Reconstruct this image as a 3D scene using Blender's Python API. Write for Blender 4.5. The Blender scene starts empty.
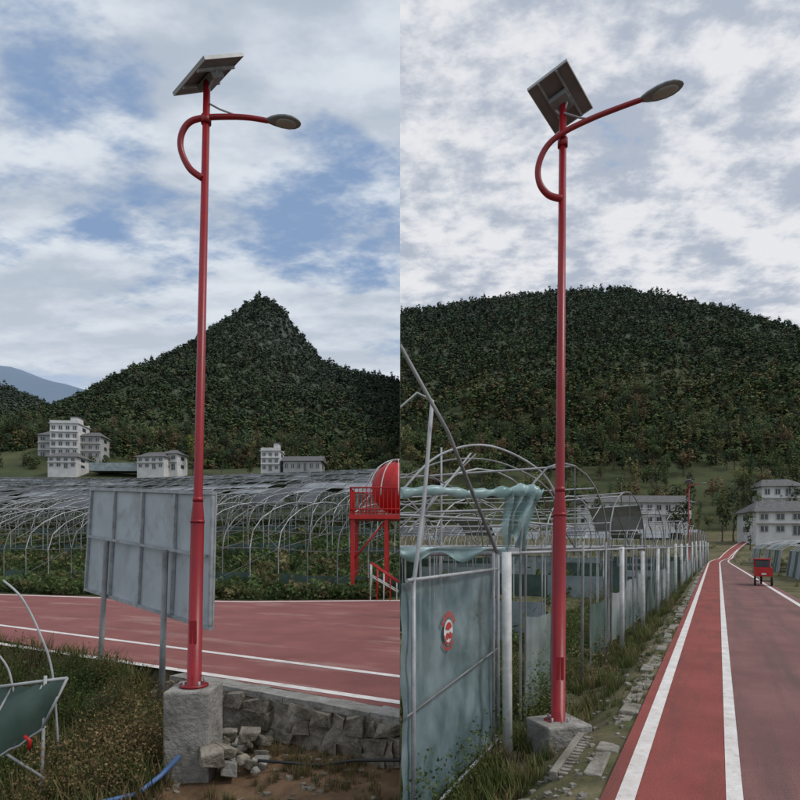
import bpy, math, random, bmesh
import numpy as np
from mathutils import Vector, Matrix
R=np.random.RandomState(7)
random.seed(7)
scene=bpy.context.scene
COL=scene.collection

# ---------------------------------------------------------------- materials
def newmat(name):
    m=bpy.data.materials.new(name); m.use_nodes=True
    nt=m.node_tree; b=nt.nodes['Principled BSDF']
    return m,nt,b
def mat(name,c1,c2=None,scale=5,rough=.8,metal=0,bump=0,bscale=None,detail=5,lo=.35,hi=.65,c3=None,s3=1.0,m3=(.52,.72),st3=None,rot3=0,speck=0):
    m,nt,b=newmat(name)
    b.inputs['Roughness'].default_value=rough
    b.inputs['Metallic'].default_value=metal
    b.inputs['Base Color'].default_value=(*c1,1)
    tc=nt.nodes.new('ShaderNodeTexCoord')
    if c2 is not None:
        n=nt.nodes.new('ShaderNodeTexNoise'); n.inputs['Scale'].default_value=scale; n.inputs['Detail'].default_value=detail
        n.inputs['Roughness'].default_value=.65
        nt.links.new(tc.outputs['Object'],n.inputs['Vector'])
        r=nt.nodes.new('ShaderNodeValToRGB')
        r.color_ramp.elements[0].position=lo; r.color_ramp.elements[1].position=hi
        r.color_ramp.elements[0].color=(*c1,1); r.color_ramp.elements[1].color=(*c2,1)
        nt.links.new(n.outputs['Fac'],r.inputs['Fac'])
        out=r.outputs['Color']
        if c3 is not None:
            n3=nt.nodes.new('ShaderNodeTexNoise'); n3.inputs['Scale'].default_value=s3; n3.inputs['Detail'].default_value=7
            n3.inputs['Roughness'].default_value=.65
            if st3:
                m1=nt.nodes.new('ShaderNodeMapping'); m1.inputs['Rotation'].default_value=(0,0,rot3)
                m2=nt.nodes.new('ShaderNodeMapping'); m2.inputs['Scale'].default_value=st3
                nt.links.new(tc.outputs['Object'],m1.inputs[0]); nt.links.new(m1.outputs[0],m2.inputs[0]); nt.links.new(m2.outputs[0],n3.inputs['Vector'])
            else: nt.links.new(tc.outputs['Object'],n3.inputs['Vector'])
            mr=nt.nodes.new('ShaderNodeMapRange'); mr.inputs[1].default_value=m3[0]; mr.inputs[2].default_value=m3[1]
            nt.links.new(n3.outputs['Fac'],mr.inputs[0])
            mx=nt.nodes.new('ShaderNodeMix'); mx.data_type='RGBA'
            nt.links.new(mr.outputs[0],mx.inputs[0]); nt.links.new(out,mx.inputs[6]); mx.inputs[7].default_value=(*c3,1)
            out=mx.outputs[2]
        if speck:
            n4=nt.nodes.new('ShaderNodeTexNoise'); n4.inputs['Scale'].default_value=70; n4.inputs['Detail'].default_value=2
            nt.links.new(tc.outputs['Object'],n4.inputs['Vector'])
            mr4=nt.nodes.new('ShaderNodeMapRange'); mr4.inputs[1].default_value=.3; mr4.inputs[2].default_value=.7; mr4.inputs[3].default_value=1-speck; mr4.inputs[4].default_value=1+speck
            nt.links.new(n4.outputs['Fac'],mr4.inputs[0])
            vm=nt.nodes.new('ShaderNodeVectorMath'); vm.operation='SCALE'; nt.links.new(out,vm.inputs[0]); nt.links.new(mr4.outputs[0],vm.inputs['Scale']); out=vm.outputs[0]
        nt.links.new(out,b.inputs['Base Color'])
    if bump:
        n2=nt.nodes.new('ShaderNodeTexNoise'); n2.inputs['Scale'].default_value=bscale or scale*4; n2.inputs['Detail'].default_value=5
        nt.links.new(tc.outputs['Object'],n2.inputs['Vector'])
        bp=nt.nodes.new('ShaderNodeBump'); bp.inputs['Strength'].default_value=bump; bp.inputs['Distance'].default_value=.05
        nt.links.new(n2.outputs['Fac'],bp.inputs['Height']); nt.links.new(bp.outputs['Normal'],b.inputs['Normal'])
    return m
def tintmat(name,rough=.8,scale=3,amp=.5,bump=0,transl=0,detail=6):
    m,nt,b=newmat(name)
    b.inputs['Roughness'].default_value=rough
    b.inputs['Specular IOR Level'].default_value=.15
    a=nt.nodes.new('ShaderNodeAttribute'); a.attribute_name='tint'
    tc=nt.nodes.new('ShaderNodeTexCoord')
    src=a.outputs['Color']
    if amp:
        n=nt.nodes.new('ShaderNodeTexNoise'); n.inputs['Scale'].default_value=scale; n.inputs['Detail'].default_value=detail
        n.inputs['Roughness'].default_value=.7
        nt.links.new(tc.outputs['Object'],n.inputs['Vector'])
        mr=nt.nodes.new('ShaderNodeMapRange'); mr.inputs[1].default_value=.3; mr.inputs[2].default_value=.7
        mr.inputs[3].default_value=1-amp; mr.inputs[4].default_value=1+amp
        nt.links.new(n.outputs['Fac'],mr.inputs[0])
        v=nt.nodes.new('ShaderNodeVectorMath'); v.operation='SCALE'
        nt.links.new(a.outputs['Color'],v.inputs[0]); nt.links.new(mr.outputs[0],v.inputs['Scale'])
        src=v.outputs[0]
    nt.links.new(src,b.inputs['Base Color'])
    if bump:
        bp=nt.nodes.new('ShaderNodeBump'); bp.inputs['Strength'].default_value=bump; bp.inputs['Distance'].default_value=.06
        nt.links.new(n.outputs['Fac'],bp.inputs['Height']); nt.links.new(bp.outputs['Normal'],b.inputs['Normal'])
    if transl:
        t=nt.nodes.new('ShaderNodeBsdfTranslucent'); nt.links.new(src,t.inputs['Color'])
        ms=nt.nodes.new('ShaderNodeMixShader'); ms.inputs[0].default_value=transl
        o=nt.nodes['Material Output']
        nt.links.new(b.outputs[0],ms.inputs[1]); nt.links.new(t.outputs[0],ms.inputs[2]); nt.links.new(ms.outputs[0],o.inputs[0])
    return m

M_red=mat('red_paint',(.235,.004,.010),(.30,.007,.014),3,.40,bump=.03,bscale=30,c3=(.17,.015,.016),s3=2)
M_redrail=mat('red_rail_paint',(.40,.008,.008),(.50,.016,.014),3,.5)
M_conc=mat('concrete',(.19,.18,.16),(.38,.365,.335),6,.9,bump=.5,bscale=25,c3=(.10,.095,.075),s3=3)
M_kerb=mat('kerb_concrete',(.17,.155,.13),(.37,.345,.30),5,.95,bump=.6,bscale=25,c3=(.09,.08,.055),s3=2.5,m3=(.48,.65))
M_steel=mat('galvanised_steel',(.26,.28,.29),(.42,.44,.46),8,.55,metal=.2)
M_tube=mat('greenhouse_tube',(.22,.23,.235),(.48,.50,.51),1.5,.6)
M_tubed=mat('weathered_tube',(.11,.115,.115),(.30,.31,.31),1.2,.7)
M_head=mat('lamp_housing',(.17,.18,.19),(.23,.24,.25),5,.45)
M_glass=mat('lamp_glass',(.30,.31,.29),rough=.3)
M_back=mat('panel_backsheet',(.14,.13,.135),(.20,.19,.195),4,.6)
M_cell=mat('solar_cells',(.01,.015,.04),(.02,.025,.06),4,.15)
M_alu=mat('aluminium_frame',(.33,.34,.35),(.43,.44,.45),4,.5,metal=.2)
M_board=mat('sign_back_sheet',(.36,.40,.425),(.46,.50,.525),1.3,.55,c3=(.28,.31,.32),s3=2.2)
M_stone=mat('stone',(.13,.108,.08),(.32,.285,.235),5,.95,bump=.8,bscale=18,c3=(.07,.068,.04),s3=3,m3=(.48,.66))
M_mortar=mat('mortar',(.15,.13,.10),(.29,.265,.22),6,.95,bump=.8,bscale=14)
M_white=mat('road_marking_paint',(.60,.56,.53),(.78,.75,.72),4,.75,c3=(.42,.27,.24),s3=9,m3=(.56,.78),speck=.08)
M_roadL=mat('red_asphalt',(.215,.072,.066),(.28,.098,.088),.8,.9,bump=.4,bscale=90,c3=(.42,.27,.24),s3=.9,m3=(.54,.78),st3=(.35,1.6,1),rot3=.5,speck=.18)
M_roadR=mat('worn_red_asphalt',(.17,.076,.070),(.245,.113,.103),.7,.85,bump=.4,bscale=90,c3=(.125,.068,.062),s3=1.3,m3=(.46,.70),st3=(2.0,.12,1),rot3=.484,speck=.18)
M_roadS=mat('cycle_lane_red',(.235,.050,.042),(.31,.075,.062),1.0,.9,bump=.4,bscale=90,c3=(.16,.055,.045),s3=1.5,m3=(.48,.72),st3=(2.2,.25,1),rot3=.484,speck=.18)
M_wallW=mat('white_render',(.52,.52,.51),(.68,.68,.67),.5,.9,c3=(.40,.40,.38),s3=.4)
M_wallG=mat('grey_render',(.34,.34,.33),(.44,.44,.43),.5,.9)
M_roofD=mat('grey_tile_roof',(.08,.08,.085),(.15,.145,.14),2,.9)
M_win=mat('window_glass',(.03,.035,.04),(.07,.08,.09),.6,.15)
M_rubber=mat('rubber',(.02,.02,.02),rough=.9)
M_postW=mat('white_post',(.47,.48,.47),(.66,.67,.66),5,.7,c3=(.34,.32,.27),s3=4)
M_hose=mat('blue_hose',(.06,.13,.30),(.09,.18,.38),4,.5)
M_trunk=mat('bark',(.07,.05,.035),(.13,.10,.07),6,.95)
M_markred=mat('mark_red',(.40,.025,.025),(.5,.06,.05),30,.6)
M_markwhite=mat('mark_white',(.55,.57,.58),(.7,.7,.7),20,.6)
M_black=mat('black_cable',(.015,.015,.015),rough=.6)
M_net1=mat('shade_net_dark',(.05,.058,.066),(.12,.13,.145),.7,.9)
M_net2=mat('shade_net_grey',(.14,.155,.17),(.28,.30,.32),.6,.8)
M_leaf=tintmat('foliage',.75,amp=0,transl=.2)
M_far=tintmat('far_foliage',.95,amp=0)
M_grass=tintmat('grass_blades',.7,amp=0,transl=.25)
M_ground=tintmat('earth_and_grass',.95,2.2,.5,bump=.8)
M_hill=tintmat('hillside',.95,.08,.3,detail=4)
M_sideop=mat('faded_sheet',(.17,.22,.235),(.36,.41,.42),1.0,.6,c3=(.10,.15,.14),s3=2)
M_greenop=mat('dense_green_net',(.04,.075,.06),(.085,.13,.11),1.5,.85)
def filmmat(name,c1,c2,scale,alo,ahi,rough=.3):
    m,nt,b=newmat(name)
    tc=nt.nodes.new('ShaderNodeTexCoord')
    n=nt.nodes.new('ShaderNodeTexNoise'); n.inputs['Scale'].default_value=scale; n.inputs['Detail'].default_value=5
    nt.links.new(tc.outputs['Object'],n.inputs['Vector'])
    r=nt.nodes.new('ShaderNodeValToRGB'); r.color_ramp.elements[0].position=.35; r.color_ramp.elements[1].position=.65
    r.color_ramp.elements[0].color=(*c1,1); r.color_ramp.elements[1].color=(*c2,1)
    nt.links.new(n.outputs['Fac'],r.inputs[0]); nt.links.new(r.outputs[0],b.inputs['Base Color'])
    mr=nt.nodes.new('ShaderNodeMapRange'); mr.inputs[1].default_value=.35; mr.inputs[2].default_value=.65
    mr.inputs[3].default_value=alo; mr.inputs[4].default_value=ahi
    nt.links.new(n.outputs['Fac'],mr.inputs[0]); nt.links.new(mr.outputs[0],b.inputs['Alpha'])
    b.inputs['Roughness'].default_value=rough
    return m
M_film=filmmat('plastic_film',(.22,.38,.38),(.38,.52,.52),3,.6,.92)
M_filmdoor=filmmat('door_film',(.12,.19,.215),(.23,.31,.335),2.6,.68,.92,.4)
M_filmside=filmmat('side_film',(.20,.27,.28),(.38,.44,.45),1.2,.4,.8)

# ---------------------------------------------------------------- mesh builder
class MB:
    def __init__(s): s.v=[];s.f=[];s.m=[];s.mats=[];s.sm=[]
    def mi(s,m):
        if m not in s.mats: s.mats.append(m)
        return s.mats.index(m)
    def face(s,pts,m,sm=False):
        o=len(s.v); s.v+= [tuple(p) for p in pts]; s.f.append(tuple(range(o,o+len(pts)))); s.m.append(s.mi(m)); s.sm.append(sm)
    def obox(s,c,ux,uy,uz,m,jit=0):
        c=Vector(c);ux=Vector(ux);uy=Vector(uy);uz=Vector(uz); o=len(s.v)
        for a in(-1,1):
            for b in(-1,1):
                for d in(-1,1):
                    p=c+ux*a+uy*b+uz*d
                    if jit: p+=Vector((random.uniform(-jit,jit),random.uniform(-jit,jit),random.uniform(-jit,jit)))
                    s.v.append(tuple(p))
        for q in((0,1,3,2),(4,6,7,5),(0,4,5,1),(2,3,7,6),(0,2,6,4),(1,5,7,3)):
            s.f.append(tuple(o+i for i in q)); s.m.append(s.mi(m)); s.sm.append(False)
    def box(s,c,size,m,rz=0,jit=0):
        cs,sn=math.cos(rz),math.sin(rz)
        s.obox(c,(cs*size[0]/2,sn*size[0]/2,0),(-sn*size[1]/2,cs*size[1]/2,0),(0,0,size[2]/2),m,jit)
    def tube(s,pts,r,n,m,ref=None,cap=True):
        pts=[Vector(p) for p in pts]; k=len(pts); o=len(s.v); M=s.mi(m)
        rr=r if isinstance(r,(list,tuple)) else [r]*k
        for i,p in enumerate(pts):
            t=(pts[min(i+1,k-1)]-pts[max(i-1,0)])
            if t.length<1e-9: t=Vector((0,0,1))
            t.normalize()
            rf=Vector(ref) if ref is not None else (Vector((0,1,0)) if abs(t.y)<.8 else Vector((1,0,0)))
            a=t.cross(rf).normalized(); b=t.cross(a).normalized()
            for j in range(n):
                th=2*math.pi*j/n
                s.v.append(tuple(p+(a*math.cos(th)+b*math.sin(th))*rr[i]))
        for i in range(k-1):
            for j in range(n):
                j2=(j+1)%n
                s.f.append((o+i*n+j,o+i*n+j2,o+(i+1)*n+j2,o+(i+1)*n+j)); s.m.append(M); s.sm.append(n>4)
        if cap:
            s.f.append(tuple(o+j for j in range(n-1,-1,-1))); s.m.append(M); s.sm.append(False)
            s.f.append(tuple(o+(k-1)*n+j for j in range(n))); s.m.append(M); s.sm.append(False)
    def ball(s,c,ax,m,nu=20,nv=12):
        ax=[Vector(a) for a in ax]; c=Vector(c); o=len(s.v); M=s.mi(m)
        for i in range(nv+1):
            ph=math.pi*i/nv
            for j in range(nu):
                th=2*math.pi*j/nu
                s.v.append(tuple(c+ax[0]*math.sin(ph)*math.cos(th)+ax[1]*math.sin(ph)*math.sin(th)+ax[2]*math.cos(ph)))
        for i in range(nv):
            for j in range(nu):
                j2=(j+1)%nu
                s.f.append((o+i*nu+j,o+i*nu+j2,o+(i+1)*nu+j2,o+(i+1)*nu+j)); s.m.append(M); s.sm.append(True)
    def sheet(s,fn,nu,nv,m):
        o=len(s.v); M=s.mi(m)
        for j in range(nv):
            for i in range(nu): s.v.append(tuple(fn(i/(nu-1),j/(nv-1))))
        for j in range(nv-1):
            for i in range(nu-1):
                s.f.append((o+j*nu+i,o+j*nu+i+1,o+(j+1)*nu+i+1,o+(j+1)*nu+i)); s.m.append(M); s.sm.append(True)
    def build(s,name,clip=None,bevel=0):
        me=bpy.data.meshes.new(name); me.from_pydata(s.v,[],s.f)
        for m in s.mats: me.materials.append(m)
        me.polygons.foreach_set('material_index',s.m); me.polygons.foreach_set('use_smooth',s.sm)
        if clip:
            bm=bmesh.new(); bm.from_mesh(me)
            nrm=(1,0,0) if clip=='L' else (-1,0,0)
            co=(-.004,0,0) if clip=='L' else (.004,0,0)
            bmesh.ops.bisect_plane(bm,geom=bm.verts[:]+bm.edges[:]+bm.faces[:],plane_co=co,plane_no=nrm,clear_outer=True)
            bm.to_mesh(me); bm.free()
        me.update()
        ob=bpy.data.objects.new(name,me); COL.objects.link(ob)
        if bevel:
            b=ob.modifiers.new('bevel','BEVEL'); b.width=bevel; b.segments=2; b.limit_method='ANGLE'
        return ob

def npmesh(name,V,F,mats,midx=None,tint=None,smooth=False):
    me=bpy.data.meshes.new(name); nf=len(F); k=F.shape[1]
    me.vertices.add(len(V)); me.vertices.foreach_set('co',V.astype(np.float32).ravel())
    me.loops.add(nf*k); me.loops.foreach_set('vertex_index',F.astype(np.int32).ravel())
    me.polygons.add(nf); me.polygons.foreach_set('loop_start',np.arange(0,nf*k,k,dtype=np.int32))
    me.polygons.foreach_set('loop_total',np.full(nf,k,dtype=np.int32))
    if midx is not None: me.polygons.foreach_set('material_index',midx.astype(np.int32))
    me.polygons.foreach_set('use_smooth',np.full(nf,smooth,dtype=bool))
    for m in mats: me.materials.append(m)
    me.update(calc_edges=True)
    if tint is not None:
        a=me.attributes.new('tint','FLOAT_COLOR','POINT')
        c=np.ones((len(V),4),np.float32); c[:,:3]=tint; a.data.foreach_set('color',c.ravel())
    me.validate()
    ob=bpy.data.objects.new(name,me); COL.objects.link(ob); return ob

# ---------------------------------------------------------------- noise & terrain
_ns=np.random.RandomState(3)
_dirs=[( _ns.uniform(0,2*np.pi),_ns.uniform(0,2*np.pi),_ns.uniform(.6,1.6)) for _ in range(14)]
def n2(x,y,sc,octv=3,seed=0):
    o=0;amp=1;tot=0
    for k in range(octv):
        for j in range(4):
            a,p,f=_dirs[(j+4*k+seed)%14]
            w=2*np.pi*f/sc*(2**k)
            o=o+amp*np.sin((x*np.cos(a+k)+y*np.sin(a+k))*w+p+1.3*np.sin((x*np.sin(a)-y*np.cos(a))*w*.7+p*2))/4
        tot+=amp; amp*=.5
    return o/tot*1.6
def sst(a,b,t):
    t=np.clip((t-a)/(b-a),0,1); return t*t*(3-2*t)
SL=.14
def farL(x): return 18.3+.30*np.clip(-x-5,0,60)+.05*np.clip(x+5,0,5)*1.6
def sdL(x,y): return x*(-.535)+(y-6.2)*(-.845)
def bendv(y): return .0032*np.clip(np.asarray(y,float)-56,0,60)**2
def XeR(y): return 1.33+.525*(y-4)+bendv(y)
def XrR(y): return 5.1+.5*(y-4)+bendv(y)
def gz(x,y):
    x=np.asarray(x,float); y=np.asarray(y,float)
    sd=sdL(x,y)
    wgt=sst(-4.2,-2.5,x)
    bank=wgt*(-.50-.06*np.clip(sd,0,3))+(1-wgt)*(-.10-.42*np.clip(sd,0,2.5))
    bank=bank+.06*n2(x,y,2.2,3)+.02*n2(x,y,.5,2,4)
    f=y-farL(x)
    fld=np.where(f>2,(f-2)*SL,0)
    zl=np.where(sd>.04,bank,np.where(f<0,-.03,-.03+fld+.05*sst(0,1,f)*n2(x,y,4)))
    q=(XeR(y)-x)*.885
    zr=np.where(q>0,-.03-.38*sst(.12,1.0,q)+.05*sst(.3,1,q)*n2(x,y,1.7,3,2),-.03)
    zr=np.where(x>XrR(y),-.03+.05*n2(x,y,5)*sst(0,2,x-XrR(y))-.1*sst(0,1,x-XrR(y)),zr)
    zr=zr+np.clip(y-75,0,1e9)*.115
    return np.where(x<0,zl,zr)
def g1(x,y): return float(gz(x,y))

PL=[(-900,340),(-300,360),(-100,378),(0,386),(30,397),(50,408),(75,408),(100,396),(125,385),(150,369),(175,355),(200,341),(220,327),(240,312),(252,303),(262,299),(274,303),(286,316),(298,334),(312,350),(325,363),(345,370),(370,375),(400,381)]
PRt=[(400,315),(450,307),(500,299),(560,293),(620,292),(680,300),(720,315),(760,337),(800,356),(880,388),(1000,420),(1400,450)]
def hillL(x,y):
    D=480.; px=400+600*x/D
    py=np.interp(px,[p[0] for p in PL],[p[1] for p in PL]); zr=1.7+(545-py)*D/600
    base=19.5
    t=np.clip((y-150)/(D-150),0,1); s=t**1.35
    z=base+(zr-base)*s+ 9*sst(0,.3,t)*(1-.85*sst(.75,1,t))*n2(x,y,130,4)
    z=np.where(y>D,zr-(y-D)*.25,z)
    return z-1.5*(1-sst(0,.1,t))
def hillR(x,y):
    D=450.; px=400+600*x/D
    py=np.interp(px,[p[0] for p in PRt],[p[1] for p in PRt]); zr=1.7+(545-py)*D/600
    base=5.
    s=np.interp(y,[115,250,262,330,450],[0,.34,.35,.60,1])
    t=np.clip((y-115)/(D-115),0,1)
    z=base+(zr-base)*s+8*sst(0,.3,t)*(1-.85*sst(.75,1,t))*n2(x,y,120,4,3)
    z=np.where(y>D,zr-(y-D)*.25,z)
    return z-1.5*(1-sst(0,.1,t))
def grid(xs,ys,fn):
    X,Y=np.meshgrid(xs,ys); Z=fn(X,Y); V=np.stack([X,Y,Z],-1).reshape(-1,3)
    nx,ny=len(xs),len(ys)
    i=np.arange(nx-1);j=np.arange(ny-1); I,J=np.meshgrid(i,j); a=(J*nx+I).ravel()
    return V,np.stack([a,a+1,a+nx+1,a+nx],-1),X,Y
xs=np.concatenate([-np.geomspace(14,3000,34)[::-1],np.arange(-13.8,-.01,.13),[-.003,.003],np.arange(.2,14,.16),np.geomspace(14.2,3000,34)])
ys=np.concatenate([np.linspace(-40,2,12),np.arange(2.2,13,.11),np.arange(13.2,30,.45),np.arange(30.5,175,3),np.geomspace(180,4000,14)])
def gfn(X,Y):
    z=gz(X,Y); return np.where(Y>178,-8,z)
V,F,X,Y=grid(xs,ys,gfn)
soil=np.array([.155,.097,.057]); grs=np.array([.06,.075,.028]); dry=np.array([.185,.15,.095]); fieldc=np.array([.05,.07,.028])
x=X.ravel();y=Y.ravel()
w=np.clip(.5+.6*n2(x,y,1.6,3,5),0,1)[:,None]
T=grs*w+dry*(1-w)
soilw=(sst(-3.6,-2.2,x)*(x<0)*(y<9))[:,None]; T=T*(1-soilw)+soil*soilw
ff=((x<0)*(y>farL(x)))[:,None]; T=np.where(ff,fieldc,T)
npmesh('ground',V,F,[M_ground],tint=T,smooth=True)
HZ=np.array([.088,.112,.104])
def hz(y,c,y0,y1,k):  # aerial haze painted into hill and tree tints, stronger with depth
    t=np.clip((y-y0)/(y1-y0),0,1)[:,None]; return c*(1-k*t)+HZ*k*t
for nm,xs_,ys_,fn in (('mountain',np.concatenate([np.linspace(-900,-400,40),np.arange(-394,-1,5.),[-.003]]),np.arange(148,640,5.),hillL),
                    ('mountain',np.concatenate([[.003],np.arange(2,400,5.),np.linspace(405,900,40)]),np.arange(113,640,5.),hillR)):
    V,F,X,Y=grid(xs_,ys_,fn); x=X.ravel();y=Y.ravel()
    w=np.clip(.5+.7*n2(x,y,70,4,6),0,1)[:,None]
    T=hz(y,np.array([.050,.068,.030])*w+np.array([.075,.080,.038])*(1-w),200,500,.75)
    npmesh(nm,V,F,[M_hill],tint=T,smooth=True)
PB=[(-600,330),(-100,352),(0,363),(20,368),(45,378),(62,381),(90,387),(120,394),(400,420)]
M_blue=mat('distant_ridge',(.15,.21,.29),(.17,.23,.31),.002,1)  # blue air haze put straight into the ridge's base colour
def ridge(X,Y):
    D=2200.; px=400+600*X/D
    py=np.interp(px,[p[0] for p in PB],[p[1] for p in PB]); z=1.7+(545-py)*D/600
    return np.where(Y<=D,z*np.clip((Y-900)/(D-900),0,1),z-(Y-D)*.3)+6*n2(X,Y,300,3)
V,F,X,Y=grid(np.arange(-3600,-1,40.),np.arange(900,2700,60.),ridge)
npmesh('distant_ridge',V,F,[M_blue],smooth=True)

# ---------------------------------------------------------------- vegetation templates
def leafball(n,size,seed,sx=1,sz=1.2,clumps=7,up=.0,con=.4,orient=0):
    r=np.random.RandomState(seed)
    cc=r.normal(size=(clumps,3)); cc/=np.linalg.norm(cc,axis=1)[:,None]; cc*=r.uniform(.25,.75,(clumps,1)); 
    cr=r.uniform(.3,.5,clumps)
    k=r.randint(0,clumps,n)
    d=r.normal(size=(n,3)); d/=np.linalg.norm(d,axis=1)[:,None]
    if orient: d[:,2]=np.abs(d[:,2])*np.where(r.uniform(size=n)<.8,1,-1)
    p=cc[k]+d*(cr[k]*r.uniform(.6,1.05,n))[:,None]
    p*=np.array([sx,sx,sz]); p[:,2]+=up
    a=r.normal(size=(n,3)); a/=np.linalg.norm(a,axis=1)[:,None]
    if orient:
        nv=d+np.array([0,0,.55])+r.normal(size=(n,3))*(.9*(1-orient)); nv/=np.linalg.norm(nv,axis=1)[:,None]
        a=np.cross(nv,a); a/=np.linalg.norm(a,axis=1)[:,None]; b=np.cross(nv,a)
    else:
        b=np.cross(a,r.normal(size=(n,3))); b/=np.linalg.norm(b,axis=1)[:,None]
    s=(size*r.uniform(.6,1.3,n))[:,None]
    V=np.concatenate([p-a*s*.5-b*s*.3,p+a*s*.5-b*s*.2,p+b*s*.6],1).reshape(-1,3)
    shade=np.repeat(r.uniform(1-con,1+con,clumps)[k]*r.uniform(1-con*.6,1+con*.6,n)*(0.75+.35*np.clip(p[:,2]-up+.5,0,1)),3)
    return V,np.arange(3*n).reshape(-1,3),shade,np.zeros(n,int)
def addtrunk(t,h,r0,n=5,limbs=5,seed=1,reach=.6,top=1.0):
    V,F,S,Mx=t; mb=MB()
    rr=random.Random(seed)
    mb.tube([(0,0,0),(.03,.02,h*.5),(0,0,h+top*.5)],[r0,r0*.7,r0*.25],n,M_trunk,cap=False)
    for i in range(limbs):
        a=rr.uniform(0,6.28); z=h*rr.uniform(.6,1.1)
        mb.tube([(0,0,z),(math.cos(a)*reach*.5,math.sin(a)*reach*.5,z+top*.3),(math.cos(a)*reach,math.sin(a)*reach,z+top*.75)],[r0*.4,r0*.25,r0*.08],3,M_trunk,cap=False)
    v=np.array(mb.v); f=[]
    for q in mb.f: f+= [(q[0],q[1],q[2]),(q[0],q[2],q[3])]
    f=np.array(f)+len(V)
    return np.concatenate([V,v]),np.concatenate([F,f]),np.concatenate([S,np.ones(len(v))]),np.concatenate([Mx,np.ones(len(f),int)])
def grasst(n,L,wd,spread,seed):
    r=np.random.RandomState(seed); V=[];F=[];S=[]
    for i in range(n):
        a=r.uniform(0,6.28); rad=spread*math.sqrt(r.uniform()); bx,by=rad*math.cos(a),rad*math.sin(a)
        d=r.uniform(0,6.28); l=L*r.uniform(.5,1.2); ln=l*r.uniform(.15,.7)
        px,py=-math.sin(d)*wd,math.cos(d)*wd
        o=len(V)
        V+=[(bx-px,by-py,0),(bx+px,by+py,0),(bx+math.cos(d)*ln*.4+px*.7,by+math.sin(d)*ln*.4+py*.7,l*.6),(bx+math.cos(d)*ln*.4-px*.7,by+math.sin(d)*ln*.4-py*.7,l*.6),(bx+math.cos(d)*ln,by+math.sin(d)*ln,l*.95)]
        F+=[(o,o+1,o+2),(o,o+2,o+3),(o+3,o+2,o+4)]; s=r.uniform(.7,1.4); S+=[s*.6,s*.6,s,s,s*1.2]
    return np.array(V),np.array(F),np.array(S),np.zeros(len(F),int)
def scatter(name,tmps,P,sc,tint,mats,side,rs=None):
    rs=rs or np.random.RandomState(11)
    N=len(P); k=rs.randint(0,len(tmps),N); Vs=[];Fs=[];Ts=[];Ms=[];off=0
    for ti,(tv,tf,tsd,tm) in enumerate(tmps):
        idx=np.where(k==ti)[0]
        if not len(idx): continue
        a=rs.uniform(0,6.28,len(idx)); c,s=np.cos(a)[:,None],np.sin(a)[:,None]
        S=sc[idx][:,None]
        x=(tv[:,0]*c-tv[:,1]*s)*S+P[idx,0][:,None]; y=(tv[:,0]*s+tv[:,1]*c)*S+P[idx,1][:,None]
        z=tv[:,2][None]*S+P[idx,2][:,None]
        V=np.stack([x,y,z],-1).reshape(-1,3)
        F=(tf[None]+(np.arange(len(idx))*len(tv))[:,None,None]).reshape(-1,3)+off
        T=(tint[idx][:,None,:]*tsd[None,:,None]).reshape(-1,3)
        Vs.append(V);Fs.append(F);Ts.append(T);Ms.append(np.tile(tm,len(idx)));off+=len(V)
    V=np.concatenate(Vs);F=np.concatenate(Fs);T=np.concatenate(Ts);Mx=np.concatenate(Ms)
    if side: 
        ok=(V[F][:,:,0]*(-1 if side=='L' else 1)>0.002).all(1); F=F[ok];Mx=Mx[ok]
    used=np.unique(F); remap=np.full(len(V),-1); remap[used]=np.arange(len(used))
    return npmesh(name,V[used],remap[F],mats,midx=Mx,tint=T[used])
def pal(N,cols,wts,rs,var=.25):
    c=np.array(cols)[rs.choice(len(cols),N,p=wts)]; return c*rs.uniform(1-var,1+var,(N,1))

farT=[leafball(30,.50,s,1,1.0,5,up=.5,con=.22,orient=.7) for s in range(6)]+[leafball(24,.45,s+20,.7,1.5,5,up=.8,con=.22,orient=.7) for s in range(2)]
fr=np.random.RandomState(21)
GC=[(.050,.076,.030),(.066,.090,.036),(.042,.064,.036),(.105,.103,.042),(.115,.085,.046)]
def forest(side,N,y0,y1,fn,name,wts,wtsn,sb=1.0):
    y=y0+(y1-y0)*fr.uniform(size=N)**.85; x=fr.uniform(.0,.78,N)*y*(-1 if side=='L' else 1)
    z=fn(x,y); P=np.stack([x,y,z-.4],-1)
    c=pal(N,GC,wts,fr,.15); c2=pal(N,GC,wtsn,fr,.2)
    nearw=(fr.uniform(size=N)<(1-sst(200,320,y)))[:,None]; c=np.where(nearw,c2,c)
    patch=np.clip(.5+.9*n2(x,y,60,3,8),0,1)[:,None]; c=c*(.82+.35*patch)
    if side=='R':
        ter=(np.abs(y-262+6*n2(x,y,90,2,1))<13)&(n2(x,y,45,2,11)>-.1); c[ter]=np.array([.125,.13,.06])*fr.uniform(.8,1.2,(ter.sum(),1))
        P=np.where(ter[:,None],P-np.array([0,0,.8]),P)
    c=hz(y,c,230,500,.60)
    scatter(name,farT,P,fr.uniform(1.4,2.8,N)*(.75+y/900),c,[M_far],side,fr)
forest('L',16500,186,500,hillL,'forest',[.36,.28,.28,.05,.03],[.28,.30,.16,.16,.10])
forest('R',16500,150,470,hillR,'forest',[.34,.28,.28,.06,.04],[.24,.30,.16,.20,.10])

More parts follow.
